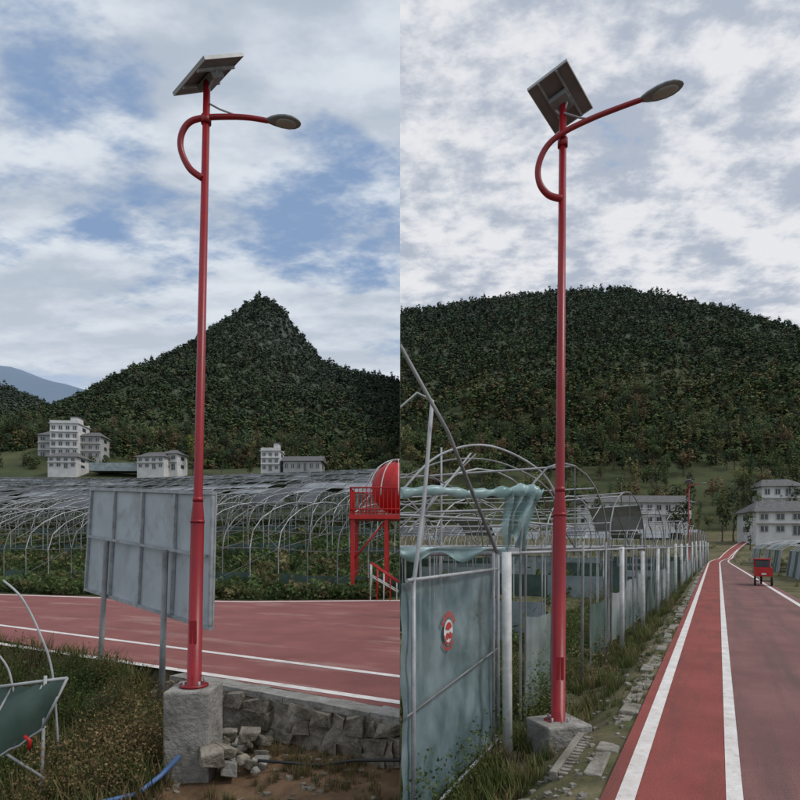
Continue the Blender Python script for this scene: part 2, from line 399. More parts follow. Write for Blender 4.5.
midT=[addtrunk(leafball(300,.19,s+40,1,1.25,11,up=1.9,orient=.5),1.3,.09,5,6,s) for s in range(5)]+[addtrunk(leafball(240,.17,s+60,.5,2.1,10,up=2.2,orient=.5),.8,.07,5,4,s,.3) for s in range(3)]
GC2=[(.065,.095,.032),(.09,.115,.04),(.045,.068,.032),(.15,.14,.055),(.135,.09,.045)]
def belt(side,N,ylo,yhi,smin,smax,name,wts,fn,cond=None):
    y=fr.uniform(ylo,yhi,N); x=fr.uniform(0,.8,N)*y*(-1 if side=='L' else 1)
    if cond is not None: k=cond(x,y); x=x[k];y=y[k];N=len(x)
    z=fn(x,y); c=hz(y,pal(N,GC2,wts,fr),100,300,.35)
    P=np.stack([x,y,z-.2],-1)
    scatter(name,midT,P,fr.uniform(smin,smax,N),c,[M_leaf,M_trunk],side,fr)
def footL(x,y): return np.maximum(gz(x,np.minimum(y,176)),hillL(x,y))
def footR(x,y): return np.maximum(gz(x,np.minimum(y,176)),hillR(x,y))
belt('L',360,186,240,1.3,2.9,'tree_belt',[.28,.26,.24,.12,.10],footL)
belt('R',560,120,220,1.2,2.7,'tree_belt',[.26,.28,.18,.18,.10],footR)
belt('R',230,84,122,.6,1.5,'tree_belt',[.30,.28,.18,.14,.10],footR,lambda x,y:((x>XrR(y)+4)|(y>116))&~((np.abs(x-58)<8)&(y<97))&~((np.abs(x-72)<7)&(y<103))&~((np.abs(x-43)<12)&(y<117)))

# ---------------------------------------------------------------- roads
def strip(mb,left,right,z,m,side=None):
    for i in range(len(left)-1):
        mb.face([(*left[i],z),(*right[i],z),(*right[i+1],z),(*left[i+1],z)],m)
mb=MB(); xsr=np.linspace(-60,-.003,80)
near=[(a, 6.2-(a)*.633) for a in xsr]
far=[(a,float(farL(a))) for a in xsr]
strip(mb,near,far,.0,M_roadL)
def lineL(fy,wd):
    A=[(a,fy(a)-wd/2) for a in xsr]; B=[(a,fy(a)+wd/2) for a in xsr]; strip(mb,A,B,.004,M_white)
lineL(lambda a:6.47-.56*a,.15)
lineL(lambda a:7.75-.585*a,.14)
lineL(lambda a:float(farL(a))-.35,.22)
mb.build('road')
mb=MB(); yr=np.concatenate([np.linspace(-6,30,37),np.linspace(32,150,60)])
def zR(yy): return max(0,yy-75)*.115
def bd(y): return float(bendv(y))
def stripR(a,b,dz,m):
    for i in range(len(yr)-1):
        y0,y1=float(yr[i]),float(yr[i+1])
        mb.face([(float(a(y0)),y0,zR(y0)+dz),(float(b(y0)),y0,zR(y0)+dz),(float(b(y1)),y1,zR(y1)+dz),(float(a(y1)),y1,zR(y1)+dz)],m)
l1=lambda y:1.5+.525*(y-4)+bd(y); l2=lambda y:2.23+.531*(y-4)+bd(y); l3=lambda y:4.8+.5*(y-4)+bd(y)
stripR(XeR,l2,0,M_roadS); stripR(l2,XrR,0,M_roadR)
stripR(lambda y:l1(y)-.065,lambda y:l1(y)+.065,.004,M_white)
stripR(lambda y:l2(y)-.055,lambda y:l2(y)+.06,.004,M_white)
stripR(lambda y:l3(y)-.06,lambda y:l3(y)+.08,.004,M_white)
mb.build('road',clip='R')
mb=MB()
rd=Vector((.465,.885,0)); pd=Vector((-.885,.465,0))
s=-3.
while s<56:
    L=random.uniform(.22,.6); c=Vector((float(XeR(4)),4,0))+rd*(s+L/2)+pd*(.11+random.uniform(-.03,.03))
    if c.x>.2 and random.random()<.86:
        mb.obox(c+Vector((0,0,-.08+random.uniform(-.03,.015))),rd*(L/2-.01),pd*random.uniform(.06,.10),Vector((random.uniform(-.015,.015),0,.075)),M_kerb,.014)
    s+=L
mb.build('kerb',bevel=.014)
mb=MB(); c0=Vector((1.62,5.12,-.12))
for i in range(13):
    c=c0+rd*(-.5+i*.083); mb.obox(c,rd*.026,pd*.15,Vector((0,0,.03)),M_kerb,.003)
for sgn in(-1,1): mb.obox(c0+pd*(sgn*.18)+Vector((0,0,.004)),rd*.56,pd*.03,Vector((0,0,.04)),M_kerb)
mb.obox(c0-Vector((0,0,.05)),rd*.55,pd*.15,Vector((0,0,.01)),M_black)
mb.build('drain_grate',bevel=.006)

# ---------------------------------------------------------------- retaining wall left
mb=MB(); e=Vector((.845,-.535,0)); nn=Vector((-.535,-.845,0)); o0=Vector((0,6.2,0))
def mort(u,v):
    s=-.1+3.6*u; z=-.05-.75*v
    return o0-e*s+nn*(.225+.035*math.sin(s*9+z*13)+.03*math.sin(s*23+z*7)+random.uniform(-.012,.012)+.06*v)+Vector((0,0,z))
mb.sheet(mort,60,12,M_mortar)
for i in range(9):
    mb.obox(o0-e*(.02+i*.4)+nn*.105+Vector((0,0,-.043)),e*.197,nn*.13,Vector((0,0,.04)),M_conc,.007)
for row in range(4):
    zc=-.15-row*.15; s=-.1+random.uniform(-.2,0)
    while s<3.5:
        L=random.uniform(.14,.42); h=random.uniform(.05,.09)
        if random.random()<.8:
            mb.obox(o0-e*(s+L/2)+nn*(.20+random.uniform(0,.05))+Vector((0,0,zc+random.uniform(-.03,.03))),e*(L/2-.012)+Vector((0,0,random.uniform(-.02,.02))),nn*.06,Vector((0,0,h)),M_stone,.032)
        s+=L
mb.build('retaining_wall',clip='L',bevel=.022)
mb=MB()
for i in range(34):
    px=random.uniform(-2.05,-1.4); py=random.uniform(5.75,6.7); s=random.uniform(.04,.12)
    zz=-.52+random.uniform(0,.30)*max(0,(1-abs(px+1.75)/.4))
    a=random.uniform(0,3); mb.obox((px,py,zz),(s*math.cos(a),s*math.sin(a),0),(-s*.7*math.sin(a),s*.7*math.cos(a),.02),(.01,0,s*.6),random.choice([M_stone,M_stone,M_conc]),s*.25)
mb.build('rubble_pile',bevel=.015)
mb=MB()
for i in range(160):
    px=random.uniform(-2.6,-.03); py=random.uniform(4.6,6.6); s=random.uniform(.008,.03)
    if sdL(px,py)<.32: continue
    mb.obox((px,py,g1(px,py)+s*.3),(s,s*.3,0),(-s*.3,s*.8,0),(0,0,s*.6),M_stone,s*.3)
for i in range(240):
    py=4.0+10*random.random()**1.6; q=random.uniform(.02,.7); px=float(XeR(py))-q/.885; s=random.uniform(.006,.026)
    if px<.1: continue
    mb.obox((px,py,g1(px,py)+s*.3),(s,s*.3,0),(-s*.3,s*.8,0),(0,0,s*.6),M_kerb,s*.3)
mb.build('loose_stones')
mb=MB()
mb.tube([(-1.4,5.9,-.42),(-1.1,5.95,-.46),(-.8,5.9,-.47),(-.45,5.85,-.40),(0,5.8,-.38)],.016,6,M_black); mb.build('black_hose',clip='L')
mb=MB()
mb.tube([(-2.12,5.75,-.33),(-2.2,5.5,-.42),(-2.32,5.3,-.5),(-2.5,5.0,-.45),(-2.6,4.7,-.5)],.024,8,M_hose); mb.build('blue_hose')

# ---------------------------------------------------------------- street lamps
def lerp(a,b,t): return a+(b-a)*t
def catmull(P,n=6):
    P=[Vector(p) for p in P]; out=[]
    for i in range(len(P)-1):
        p0=P[max(i-1,0)];p1=P[i];p2=P[i+1];p3=P[min(i+2,len(P)-1)]
        for k in range(n):
            t=k/n; out.append(.5*((2*p1)+(p2-p0)*t+(2*p0-5*p1+4*p2-p3)*t*t+(3*p1-p0-3*p2+p3)*t*t*t))
    out.append(P[-1]); return out
def lamp(base,top,zc0,zc1,pc,pu,pv,arm,hd0,hd1,hw,strut,blocktop,blockbot,bw,org=Vector((0,0,0)),brot=0,name='street_lamp'):
    mb=MB(); base=Vector(base);top=Vector(top); d=(top-base)
    def at(z): return base+d*((z-base.z)/d.z)
    mb.tube([at(base.z),at(base.z+.02),at(base.z+.021),at(zc0),at(zc0+.03),at(zc1-.03),at(zc1),at(top.z)],[.14,.14,.070,.064,.062,.049,.045,.034],20,M_red)
    mb.tube([at(zc0-.03),at(zc0+.0)],.069,20,M_red); mb.tube([at(zc1-.02),at(zc1+.03)],.051,20,M_red)
    mb.box(at(base.z+.55)+Vector((0,-.058,0)),(.07,.02,.22),M_red)
    for i in range(4):
        a=math.pi/4+i*math.pi/2; p=base+Vector((.11*math.cos(a),.11*math.sin(a),0)); mb.tube([p,p+Vector((0,0,.06))],.012,6,M_steel)
        a+=math.pi/4; q=Vector((math.cos(a),math.sin(a),0)); sq=Vector((-q.y,q.x,0))*.006
        mb.face([base+q*.06+sq+Vector((0,0,.14)),base+q*.06-sq+Vector((0,0,.14)),base+q*.13-sq+Vector((0,0,.02)),base+q*.13+sq+Vector((0,0,.02))],M_red)
    A=catmull(arm,7); n=len(A)
    mb.tube(A,[lerp(.034,.024,i/(n-1)) for i in range(n)],10,M_red)
    if strut: mb.tube(strut,.010,6,M_steel)
    mb.tube([at(top.z-.42),at(top.z-.34)],.050,16,M_red)
    h0=Vector(hd0);h1=Vector(hd1); ax=(h1-h0); L=ax.length; ax.normalize(); sd=ax.cross(Vector((0,0,1))).normalized(); up=sd.cross(ax).normalized()
    prof=[(0,.2,.35),(.06,.34,.6),(.2,.62,.9),(.4,.9,1),(.6,1,1),(.78,.9,.85),(.9,.65,.6),(.97,.35,.35),(1,.05,.1)]
    o=len(mb.v); N=18
    for t,w,h in prof:
        for j in range(N):
            th=2*math.pi*j/N; hh=.045*h*(1.0 if math.sin(th)>0 else .45)
            mb.v.append(tuple(h0+ax*(t*L)+sd*(w*hw/2*math.cos(th))+up*(hh*math.sin(th))))
    for i in range(len(prof)-1):
        for j in range(N):
            j2=(j+1)%N; mb.f.append((o+i*N+j,o+i*N+j2,o+(i+1)*N+j2,o+(i+1)*N+j)); mb.m.append(mb.mi(M_head)); mb.sm.append(True)
    mb.f.append(tuple(o+(len(prof)-1)*N+j for j in range(N))); mb.m.append(mb.mi(M_head)); mb.sm.append(False)
    mb.ball(h0+ax*(L*.58)-up*.014,[ax*(L*.30),sd*(hw*.36),up*.018],M_glass,16,8)
    c=Vector(pc);u=Vector(pu)/2;v=Vector(pv)/2; w=u.cross(v).normalized()
    if w.z<0: w=-w
    mb.obox(c,u*.96,v*.96,w*.008,M_back)
    mb.obox(c+w*.012,u*.95,v*.95,w*.003,M_cell)
    mb.obox(c+u*.98,u*.02,v,w*.016,M_alu); mb.obox(c-u*.98,u*.02,v,w*.016,M_alu)
    mb.obox(c+v*.98,u*.96,v*.02,w*.016,M_alu); mb.obox(c-v*.98,u*.96,v*.02,w*.016,M_alu)
    for k in (-.45,.45): mb.obox(c+u*k-w*.022,u*.04,v*.97,w*.012,M_steel)
    mb.obox(c-w*.06,u*.42,v*.30,w*.03,M_head)
    mb.tube([top,c-w*.05],.034,12,M_steel); mb.tube([at(top.z-.12),c-w*.03+u*.44],.012,6,M_steel); mb.tube([at(top.z-.12),c-w*.03-u*.44],.012,6,M_steel)
    for i in range(len(mb.v)): mb.v[i]=tuple(Vector(mb.v[i])+org)
    ob=mb.build(name)
    b2=MB(); zc=(blocktop+blockbot)/2; b2.box(Vector((base.x,base.y,zc))+org,(bw,bw,blocktop-blockbot),M_conc,brot,.012)
    bo=b2.build('concrete_footing',bevel=.02); bo.parent=ob
    return ob
A=[(-1.97,5.99,5.36),(-2.10,5.99,5.46),(-2.185,5.99,5.64),(-2.18,5.99,5.80),(-2.10,5.99,5.92),(-1.95,5.99,5.965),(-1.70,5.99,5.975),(-1.50,5.99,5.965),(-1.32,5.99,5.935)]
lamp((-2.06,6,.29),(-1.93,6,6.33),1.95,2.15,(-1.93,6.02,6.42),(.47,-.465,-.003),(.29,.29,.268),A,(-1.34,5.99,5.935),(-.985,5.97,5.895),.20,
     [(-1.93,5.99,6.12),(-1.80,5.99,6.05),(-1.62,5.99,5.985)],.29,-.62,.45)
aR=[(1.61,5.98,5.15),(1.48,5.98,5.19),(1.39,5.98,5.31),(1.38,5.98,5.48),(1.46,5.96,5.66),(1.62,5.93,5.78),(1.88,5.88,5.88),(2.12,5.82,5.94),(2.33,5.76,5.98)]
def lampR(org,name='street_lamp'):
    return lamp((1.58,6,-.07),(1.63,6,6.10),2.02,2.25,(1.61,6.02,6.18),(.32,-.26,.089),(.385,.428,-.136),aR,(2.30,5.77,5.975),(2.66,5.62,6.02),.22,
     [(1.63,5.97,6.0),(1.78,5.94,5.93),(1.86,5.9,5.89)],-.055,-.5,.47,org,.25,name)
lampR(Vector((0,0,0)))
lampR(Vector((18.6,36,0)))

# ---------------------------------------------------------------- sign board (seen from behind)
mb=MB(); TL=Vector((-4.85,9.46,2.6));BL=Vector((-4.95,9.46,.99));TR=Vector((-2.15,7,2.32));BR=Vector((-2.19,7,.71))
nb=(TR-TL).cross(BL-TL).normalized()
if nb.y>0: nb=-nb
def sp(u,v): return TL.lerp(TR,u).lerp(BL.lerp(BR,u),v)
F4=[sp(0,0),sp(1,0),sp(1,1),sp(0,1)]; K4=[p-nb*.02 for p in F4]
mb.face(F4,M_board); mb.face(K4[::-1],M_white)
for i in range(4): mb.face([F4[i],K4[i],K4[(i+1)%4],F4[(i+1)%4]],M_steel)
def bar(a,b,w,m=M_steel,off=.02):
    a=a+nb*off;b=b+nb*off; d=(b-a); L=d.length; d.normalize(); sdv=d.cross(nb).normalized()
    mb.obox((a+b)/2,d*(L/2),sdv*w/2,nb*.018,m)
bar(sp(0,0.01),sp(1,.01),.045);bar(sp(0,.99),sp(1,.99),.045);bar(sp(.008,.03),sp(.008,.97),.045);bar(sp(.992,.03),sp(.992,.97),.045)
for u in(.25,.5,.75): bar(sp(u,.03),sp(u,.97),.032,off=.021)
bar(sp(.02,.47),sp(.98,.47),.032,off=.056)
for (tx,ty,tz,bx,by,bz) in ((-4.33,8.86,1.76,-4.40,8.75,-.6),(-2.97,7.60,1.64,-3.00,7.5,-.9)):
    mb.tube([(tx,ty,tz),(bx,by,bz)],.038,10,M_tubed)
mb.build('sign_board')

# ---------------------------------------------------------------- greenhouses LEFT
def hoopline(P0,b,span,eave,rise,nseg=8,base=0):
    pts=[]
    bx,by=b
    za=g1(min(P0[0],-.01),P0[1]); zb=g1(min(P0[0]+bx*span,-.01),P0[1]+by*span)
    pts.append((P0[0],P0[1],za+base))
    for i in range(nseg+1):
        t=i/nseg; th=math.pi*t
        s=.5-.5*math.cos(th)
        pts.append((P0[0]+bx*span*s,P0[1]+by*span*s,lerp(za,zb,s)+eave+rise*math.sin(th)**.8))
    pts.append((P0[0]+bx*span,P0[1]+by*span,zb+base))
    return pts
ax=Vector((.965,-.262)); bx=Vector((.262,.965))
rows=15; Y0=19.8
for row in range(rows):
    mb=MB(); span=7.2; 
    start=Vector((0,Y0+row*(span+.35)))
    L=(start.y+12)*.80+6; spc=1.1 if row<3 else (1.6 if row<8 else 2.4)
    n=int(L/spc); r=.020 if row<3 else .028+.003*row; hp=[]
    ns=9 if row<4 else 6
    rise=1.35+random.uniform(-.1,.15)
    for i in range(-3,n):
        P=start-ax*(i*spc)
        if P.x>1: continue
        pts=hoopline((P.x,P.y),(bx.x,bx.y),span,1.5+random.uniform(-.03,.03),rise,ns)
        hp.append(pts)
        mb.tube(pts,r,4 if row<3 else 3,M_tube if (row+i)%3 else M_tubed,ref=(ax.x,ax.y,0),cap=False)
    if row<3:
        for pts in hp[::2]:
            mb.tube([pts[1],pts[-2]],.015,3,M_tubed,cap=False)
            mid=(Vector(pts[1])+Vector(pts[-2]))/2; topv=Vector(pts[len(pts)//2])
            mb.tube([mid,topv],.013,3,M_tubed,cap=False)
            mb.tube([pts[3],mid],.012,3,M_tubed,cap=False); mb.tube([pts[-4],mid],.012,3,M_tubed,cap=False)
        for q in range(0,len(hp)-3,4):
            mb.tube([hp[q][1],hp[q+3][5]],.012,3,M_tubed,cap=False); mb.tube([hp[q+3][0],hp[q][1]],.012,3,M_tubed,cap=False)
    for k in ([1,2,3,ns//2+1,ns-1,ns,ns+1] if row<4 else [1,3,ns//2+1,ns+1]):
        mb.tube([p[k] for p in hp],r*.8,3,M_tube,cap=False)
    if row>=1:
        i=0
        while i<len(hp)-2:
            ln=random.randint(1,5); mm=M_net1 if random.random()<.62 else M_net2
            a=random.choice([2,3,3,4]); b_=random.choice([ns,ns-1,ns-1])
            if row>1 or random.random()<.4:
              for q in range(i,min(i+ln,len(hp)-1)):
                for k in range(a,b_):
                    dz=Vector((0,0,-.05))
                    mb.face([Vector(hp[q][k])+dz,Vector(hp[q+1][k])+dz,Vector(hp[q+1][k+1])+dz,Vector(hp[q][k+1])+dz],mm)
            i+=ln+(1 if random.random()<.4 else 0)
    for q in range(len(hp)-1):
        a,b2=Vector(hp[q][0]),Vector(hp[q+1][0])
        if row<3 and random.random()<.8: mb.face([a,b2,b2+Vector((0,0,.65)),a+Vector((0,0,.65))],M_greenop)
    mb.build('greenhouse_frame',clip='L')
N=3600; cx=-fr.uniform(0,1,N)*36; cy=farL(cx)+.6+fr.uniform(0,1,N)**1.5*26
bush=[leafball(60,.24,s+80,1,.8,7,up=.4) for s in range(4)]
scatter('field_crops',bush,np.stack([cx,cy,gz(cx,cy)-.05],-1),fr.uniform(.3,.75,N),pal(N,[(.06,.095,.034),(.085,.115,.042),(.14,.125,.06)],[.45,.3,.25],fr),[M_leaf],'L',fr)

# red viewing platform with ball
mb=MB(); zp=2.62; yb=19.6
for xx in(-1.55,-.45): 
    for yy in(yb,yb+1.8): mb.box((xx,yy,(zp-.05)/2-.1),(.12,.12,zp+.1),M_redrail)
mb.box((-.78,yb+.9,zp),(1.75,2.1,.14),M_redrail)
for yy in(yb-.08,yb+1.9):
    for zz in(.25,.95): mb.tube([(-1.62,yy,zp+zz),(.1,yy,zp+zz)],.025,6,M_redrail)
    for i in range(13): mb.tube([(-1.62+i*.135,yy,zp),(-1.62+i*.135,yy,zp+.95)],.014,4,M_redrail)
for zz in(.25,.95): mb.tube([(-1.62,yb-.08,zp+zz),(-1.62,yb+1.9,zp+zz)],.025,6,M_redrail)
for i in range(10): mb.tube([(-1.62,yb-.08+i*.22,zp),(-1.62,yb-.08+i*.22,zp+.95)],.014,4,M_redrail)
mb.tube([(-1.55,yb,1.2),(-.45,yb,2.5)],.03,6,M_redrail)
for k in(-1.25,-.55): 
    mb.tube([(-.9,yb+k,1.15),(-.05,yb+k,.55)],.025,5,M_redrail); mb.tube([(-.9,yb+k,.75),(-.05,yb+k,.25)],.02,5,M_postW)
    for i in range(5): mb.tube([(-.9+i*.2,yb+k,0),(-.9+i*.2,yb+k,1.13-i*.14)],.018,5,M_redrail if i%2 else M_postW)
mb.build('viewing_platform',clip='L')
mb=MB(); mb.ball((-.16,yb+.9,zp+1.02),[(.80,0,0),(0,.80,0),(0,0,.88)],M_redrail,32,18)
mb.build('red_ball_ornament',clip='L')
mb=MB()
for i in range(6):
    a=i*math.pi/6; pts=[]
    for k in range(17):
        th=math.pi*k/16; pts.append((-.05+1.15*math.cos(th)*math.cos(a),yb+.9+1.15*math.cos(th)*math.sin(a),zp+.7+1.3*math.sin(th)))
    mb.tube(pts,.018,5,M_postW)
mb.build('dome_trellis',clip='L')

# foreground net frame bottom-left
mb=MB()
a,b,c,e4=Vector((-3.95,5.6,.35)),Vector((-3.05,5.5,.48)),Vector((-3.25,5.45,.04)),Vector((-4.1,5.4,-.22))
def netf(u,v):
    p=a.lerp(b,u).lerp(e4.lerp(c,u),v); return p+Vector((0,.05*math.sin(u*5+v*3),-.10*math.sin(math.pi*u)*(.3+v)+.01*math.sin(u*31)))
mb.sheet(netf,16,8,M_greenop); mb.tube([a,b],.015,6,M_tube); mb.tube([b,c],.013,6,M_tube)
mb.tube([netf(i/12,1) for i in range(13)],.012,6,M_tube); mb.tube([netf(.35,0),netf(.3,1)],.010,5,M_tube); mb.tube([netf(.75,0),netf(.7,1)],.010,5,M_tube)
mb.tube(catmull([(-3.9,5.9,1.35),(-3.72,5.9,1.18),(-3.55,5.9,.85),(-3.42,5.9,.45),(-3.36,5.9,-.3)]),.012,6,M_tube)
mb.tube(catmull([(-3.95,5.6,.75),(-3.8,5.6,.72),(-3.66,5.6,.55),(-3.6,5.6,.3)]),.010,6,M_tube)
mb.tube([(-3.25,5.5,.5),(-3.3,5.5,-.9)],.016,6,M_tube); mb.tube([(-3.95,5.5,-.0),(-3.2,5.4,-.4)],.014,6,M_tubed)
mb.tube([(-3.38,5.4,-.02),(-3.33,5.4,-.06),(-3.34,5.4,-.14)],.018,6,M_redrail)
mb.build('net_frame')

# ---------------------------------------------------------------- greenhouses RIGHT
r2=Vector((.482,.876)); p2=Vector((-.876,.482)); S0=Vector((1.04,5.8))
def L2(s,t=0): v=S0+r2*s+p2*t; return v
mb=MB()
ss=[0,7.0,10.3,13.6,17,20.5,24,28,32,37,42,48,54,60]
for i,s in enumerate(ss):
    p=L2(s); z0=g1(p.x,p.y)-.1; mb.tube([(p.x,p.y,z0),(p.x+random.uniform(-.03,.03),p.y,z0+2.13+random.uniform(-.08,.05))],.047,12,M_postW)
for s in (1.6,3.3,5.1,8.6,12,15):
    p=L2(s); mb.tube([(p.x,p.y,-.5),(p.x+random.uniform(-.04,.04),p.y,1.75)],.02,6,M_tubed)
for zz in (1.62,): 
    mb.tube([(*L2(s),zz) for s in ss],.018,5,M_tube)
mb.build('fence_posts',clip='R')
spanR=5.6; 
for h in range(11):
    mb=MB(); s0=1.2+h*(spanR+.25); hp=[]
    tmax=34 if h>0 else 16; spc=1.3 if h<3 else 2.2; rad=.017 if h<3 else .024
    nt_=int(tmax/spc); ns=10 if h<3 else 7
    rr_=1.30+random.uniform(-.1,.12)
    for i in range(nt_):
        t=.25+i*spc; P=L2(s0,t)
        if P.x<-1.5-spanR: break
        pts=[]; za=-.4+max(0,P.y-75)*.1+random.uniform(-.03,.03)
        pts.append((P.x,P.y,za))
        for k in range(ns+1):
            th=math.pi*k/ns; s_=.5-.5*math.cos(th)
            pts.append((P.x+r2.x*spanR*s_,P.y+r2.y*spanR*s_,za+2.05+rr_*math.sin(th)**.85))
        pts.append((P.x+r2.x*spanR,P.y+r2.y*spanR,za)); hp.append(pts)
        mb.tube(pts,rad,5 if h<3 else 3,M_tube if i%2 else M_tubed,ref=(p2.x,p2.y,0),cap=False)
        if i%3==0 or i==0:
            mb.tube([pts[1],pts[-2]],rad*.8,4,M_tubed,cap=False)
            mid=(Vector(pts[1])+Vector(pts[-2]))/2
            for k in (3,ns//2+1,ns-1): mb.tube([mid,pts[k]],rad*.6,3,M_tubed,cap=False)
    if len(hp)>1:
        for k in ([1,2,4,ns//2+1,ns-2,ns,ns+1] if h<3 else [1,ns//2+1,ns+1]):
            mb.tube([p[k] for p in hp],rad*.85,4,M_tube,cap=False)
        mb.tube([Vector(p[1])+Vector((0,0,-.04)) for p in hp],.045,6,M_steel,cap=False)
        for q in range(len(hp)-1):
            if h>0 and random.random()<.3:
                kk=random.choice([2,3,ns-2]); mm=random.choice([M_net1,M_sideop,M_net2])
                for k in (kk,kk+1): mb.face([hp[q][k],hp[q+1][k],hp[q+1][k+1],hp[q][k+1]],mm)
            if h>0 and random.random()<.6:
                aa,bb=Vector(hp[q][0]),Vector(hp[q+1][0]); mb.face([aa,bb,bb+Vector((0,0,.9)),aa+Vector((0,0,.9))],random.choice([M_greenop,M_sideop]))
    for w in range(3):
        if random.random()<.75:
            a=L2(s0+spanR*w/3+.1,.22); b=L2(s0+spanR*(w+1)/3-.1,.22); zt=1.15+random.uniform(-.5,.2); zb=-.25
            A3=Vector((a.x,a.y,0));B3=Vector((b.x,b.y,0)); ph=random.uniform(0,6)
            mm=(M_filmside if h<3 else M_sideop) if random.random()<.6 else M_greenop
            mb.sheet(lambda u,v:A3.lerp(B3,u)+Vector((.03*math.sin(u*17+ph),.03*math.sin(u*11+v*4+ph),lerp(zb,zt-.10*math.sin(u*3.14)*(1+math.sin(ph)),v))),14,5,mm)
            for pp in(a,b): mb.tube([(pp.x,pp.y,-.4),(pp.x,pp.y,1.7)],.013,5,M_tubed,cap=False)
    mb.build('greenhouse_frame',clip='R')
mb=MB()
mb.tube([(0,5.2,3.43),(.45,5.6,2.75),(.97,6.0,1.62)],.018,7,M_tubed)
mb.tube([(.30,5.6,3.05),(.22,5.5,2.1),(.10,5.3,1.2),(.05,5.2,-.4)],.020,7,M_tube)
mb.tube([(0,5.6,2.98),(.16,5.6,3.12),(.30,5.6,3.05)],.012,5,M_tube)
mb.tube(catmull([(0,7.5,2.35),(.5,7.7,2.85),(1.2,8,3.02),(2.0,8.4,2.7),(2.35,8.6,2.1)]),.016,6,M_tube)
mb.tube(catmull([(0,9.5,2.75),(.8,9.9,3.1),(1.7,10.2,3.1),(2.6,10.6,2.7),(2.9,10.7,2.0)]),.016,6,M_tubed)
mb.tube([(0,6.2,1.66),(1.04,6.0,1.66)],.018,6,M_tube)
mb.tube([(0,7,2.05),(1.3,7.3,2.0),(2.4,8.3,1.95)],.015,6,M_tube)
mb.tube([(0,7.5,1.9),(1.0,7.9,2.9)],.012,5,M_tubed);mb.tube([(.3,7.5,2.6),(1.9,8.3,1.9)],.012,5,M_tubed)
mb.tube([(.55,8,3.0),(.55,8,.0)],.015,5,M_tube); mb.tube([(.15,6.6,1.9),(.85,7.2,2.8)],.012,5,M_tube)
mb.build('greenhouse_bay_frame',clip='R')
# rolled film
mb=MB(); path=catmull([(0,6.4,2.25),(.4,6.6,2.30),(.8,6.8,2.28),(1.2,7.0,2.32),(1.5,7.1,2.34),(1.66,7.1,2.28)],10)
n=len(path); mb.tube(path,[.045+.012*math.sin(i*.9)+random.uniform(0,.018)+(.03*sst(.55,.8,i/n)) for i in range(n)],12,M_film)
mb.sheet(lambda u,v:(1.22+u*lerp(.42,.16,v)+.02*math.sin(v*9),7.05+.08*math.sin(u*21+v*3)+.03*math.sin(v*9),2.33-.85*v*(.8+.25*math.sin(u*7+1))),22,14,M_film)
mb.sheet(lambda u,v:(u*1.05,6.0+.04*math.sin(u*23)+.03*math.sin(v*7+u*9),1.68-.14*v*(.7+.4*math.sin(u*13))),26,5,M_film)
mb.build('plastic_film_roll',clip='R')
# near film door panel with round mark
mb=MB(); Aq=Vector((.02,4.2,0));Bq=Vector((1.0,6.3,0)); up=Vector((0,0,1)); dd=(Bq-Aq).normalized(); nd=dd.cross(up).normalized()
if nd.y>0: nd=-nd
def dp(t,z,off=0): return Aq.lerp(Bq,t)+up*z+nd*off
def doorf(u,v):
    sag=.006*math.sin(u*9+v*6)+.005*math.sin(v*17+u*5)+.004*math.sin(u*31-v*23)+.003*math.sin(u*57+v*41)
    return dp(u,lerp(-.33,1.43,v),sag-.01)
mb.sheet(doorf,60,50,M_filmdoor)
for z in(1.45,-.33): mb.tube([dp(0,z,.03),dp(1,z,.03)],.015,8,M_steel)
mb.tube([dp(0,.50,.03),dp(1,.62,.03)],.009,8,M_tubed)
for t in(.05,.93,1.0): mb.tube([dp(t,-.45,.03),dp(t,1.62 if t>.9 else 1.47,.03)],.017,8,M_steel)
cc=(.368,.98)
def ring(r0,r1,a0,a1,m,off,n=20,dx=0,dz=0,sz=1):
    Ld=(Bq-Aq).length
    for i in range(n):
        t0=lerp(a0,a1,i/n);t1=lerp(a0,a1,(i+1)/n)
        P=lambda r,t:dp(cc[0]+(dx+r*math.cos(t))/Ld,cc[1]+dz+r*math.sin(t)*sz,off)
        mb.face([P(r0,t0),P(r1,t0),P(r1,t1),P(r0,t1)],m)
ring(0,.105,0,6.2832,M_markwhite,.022,28)
ring(0,.075,.3,2.9,M_markred,.026,14,0,.015,.9)
ring(0,.03,0,6.28,M_markred,.026,14,-.03,-.03); ring(0,.03,0,6.28,M_markred,.026,14,.035,-.03)
ring(.085,.10,3.3,6.1,M_markred,.026,12)
for i in range(8):
    a=.45+i*.29; ring(.125,.175,a,a+.19,M_markred,.024,3)
ring(.13,.15,3.7,5.7,M_markred,.024,12)
mb.build('greenhouse_door')

for h in range(3):
    mb=MB(); y0=26+h*13; x0=float(XrR(y0))+2.0
    hp=[]
    for i in range(9):
        P=Vector((x0,y0))+Vector((.45,.89))*(i*1.4); pts=[]
        for k in range(9):
            th=math.pi*k/8; pts.append((P.x+ (3-3*math.cos(th))*.89,P.y-(3-3*math.cos(th))*.2,-.1+1.0*(1 if 0<k<8 else 0)+1.2*math.sin(th)))
        mb.tube(pts,.03,4,M_tube,cap=False); hp.append(pts)
    for q in range(8):
        for k in range(8):
            if random.random()<.7: mb.face([hp[q][k],hp[q+1][k],hp[q+1][k+1],hp[q][k+1]],random.choice([M_sideop,M_sideop,M_greenop]))
        for k in (1,4,7): mb.tube([hp[q][k],hp[q+1][k]],.025,4,M_tube,cap=False)
    mb.build('film_greenhouse')

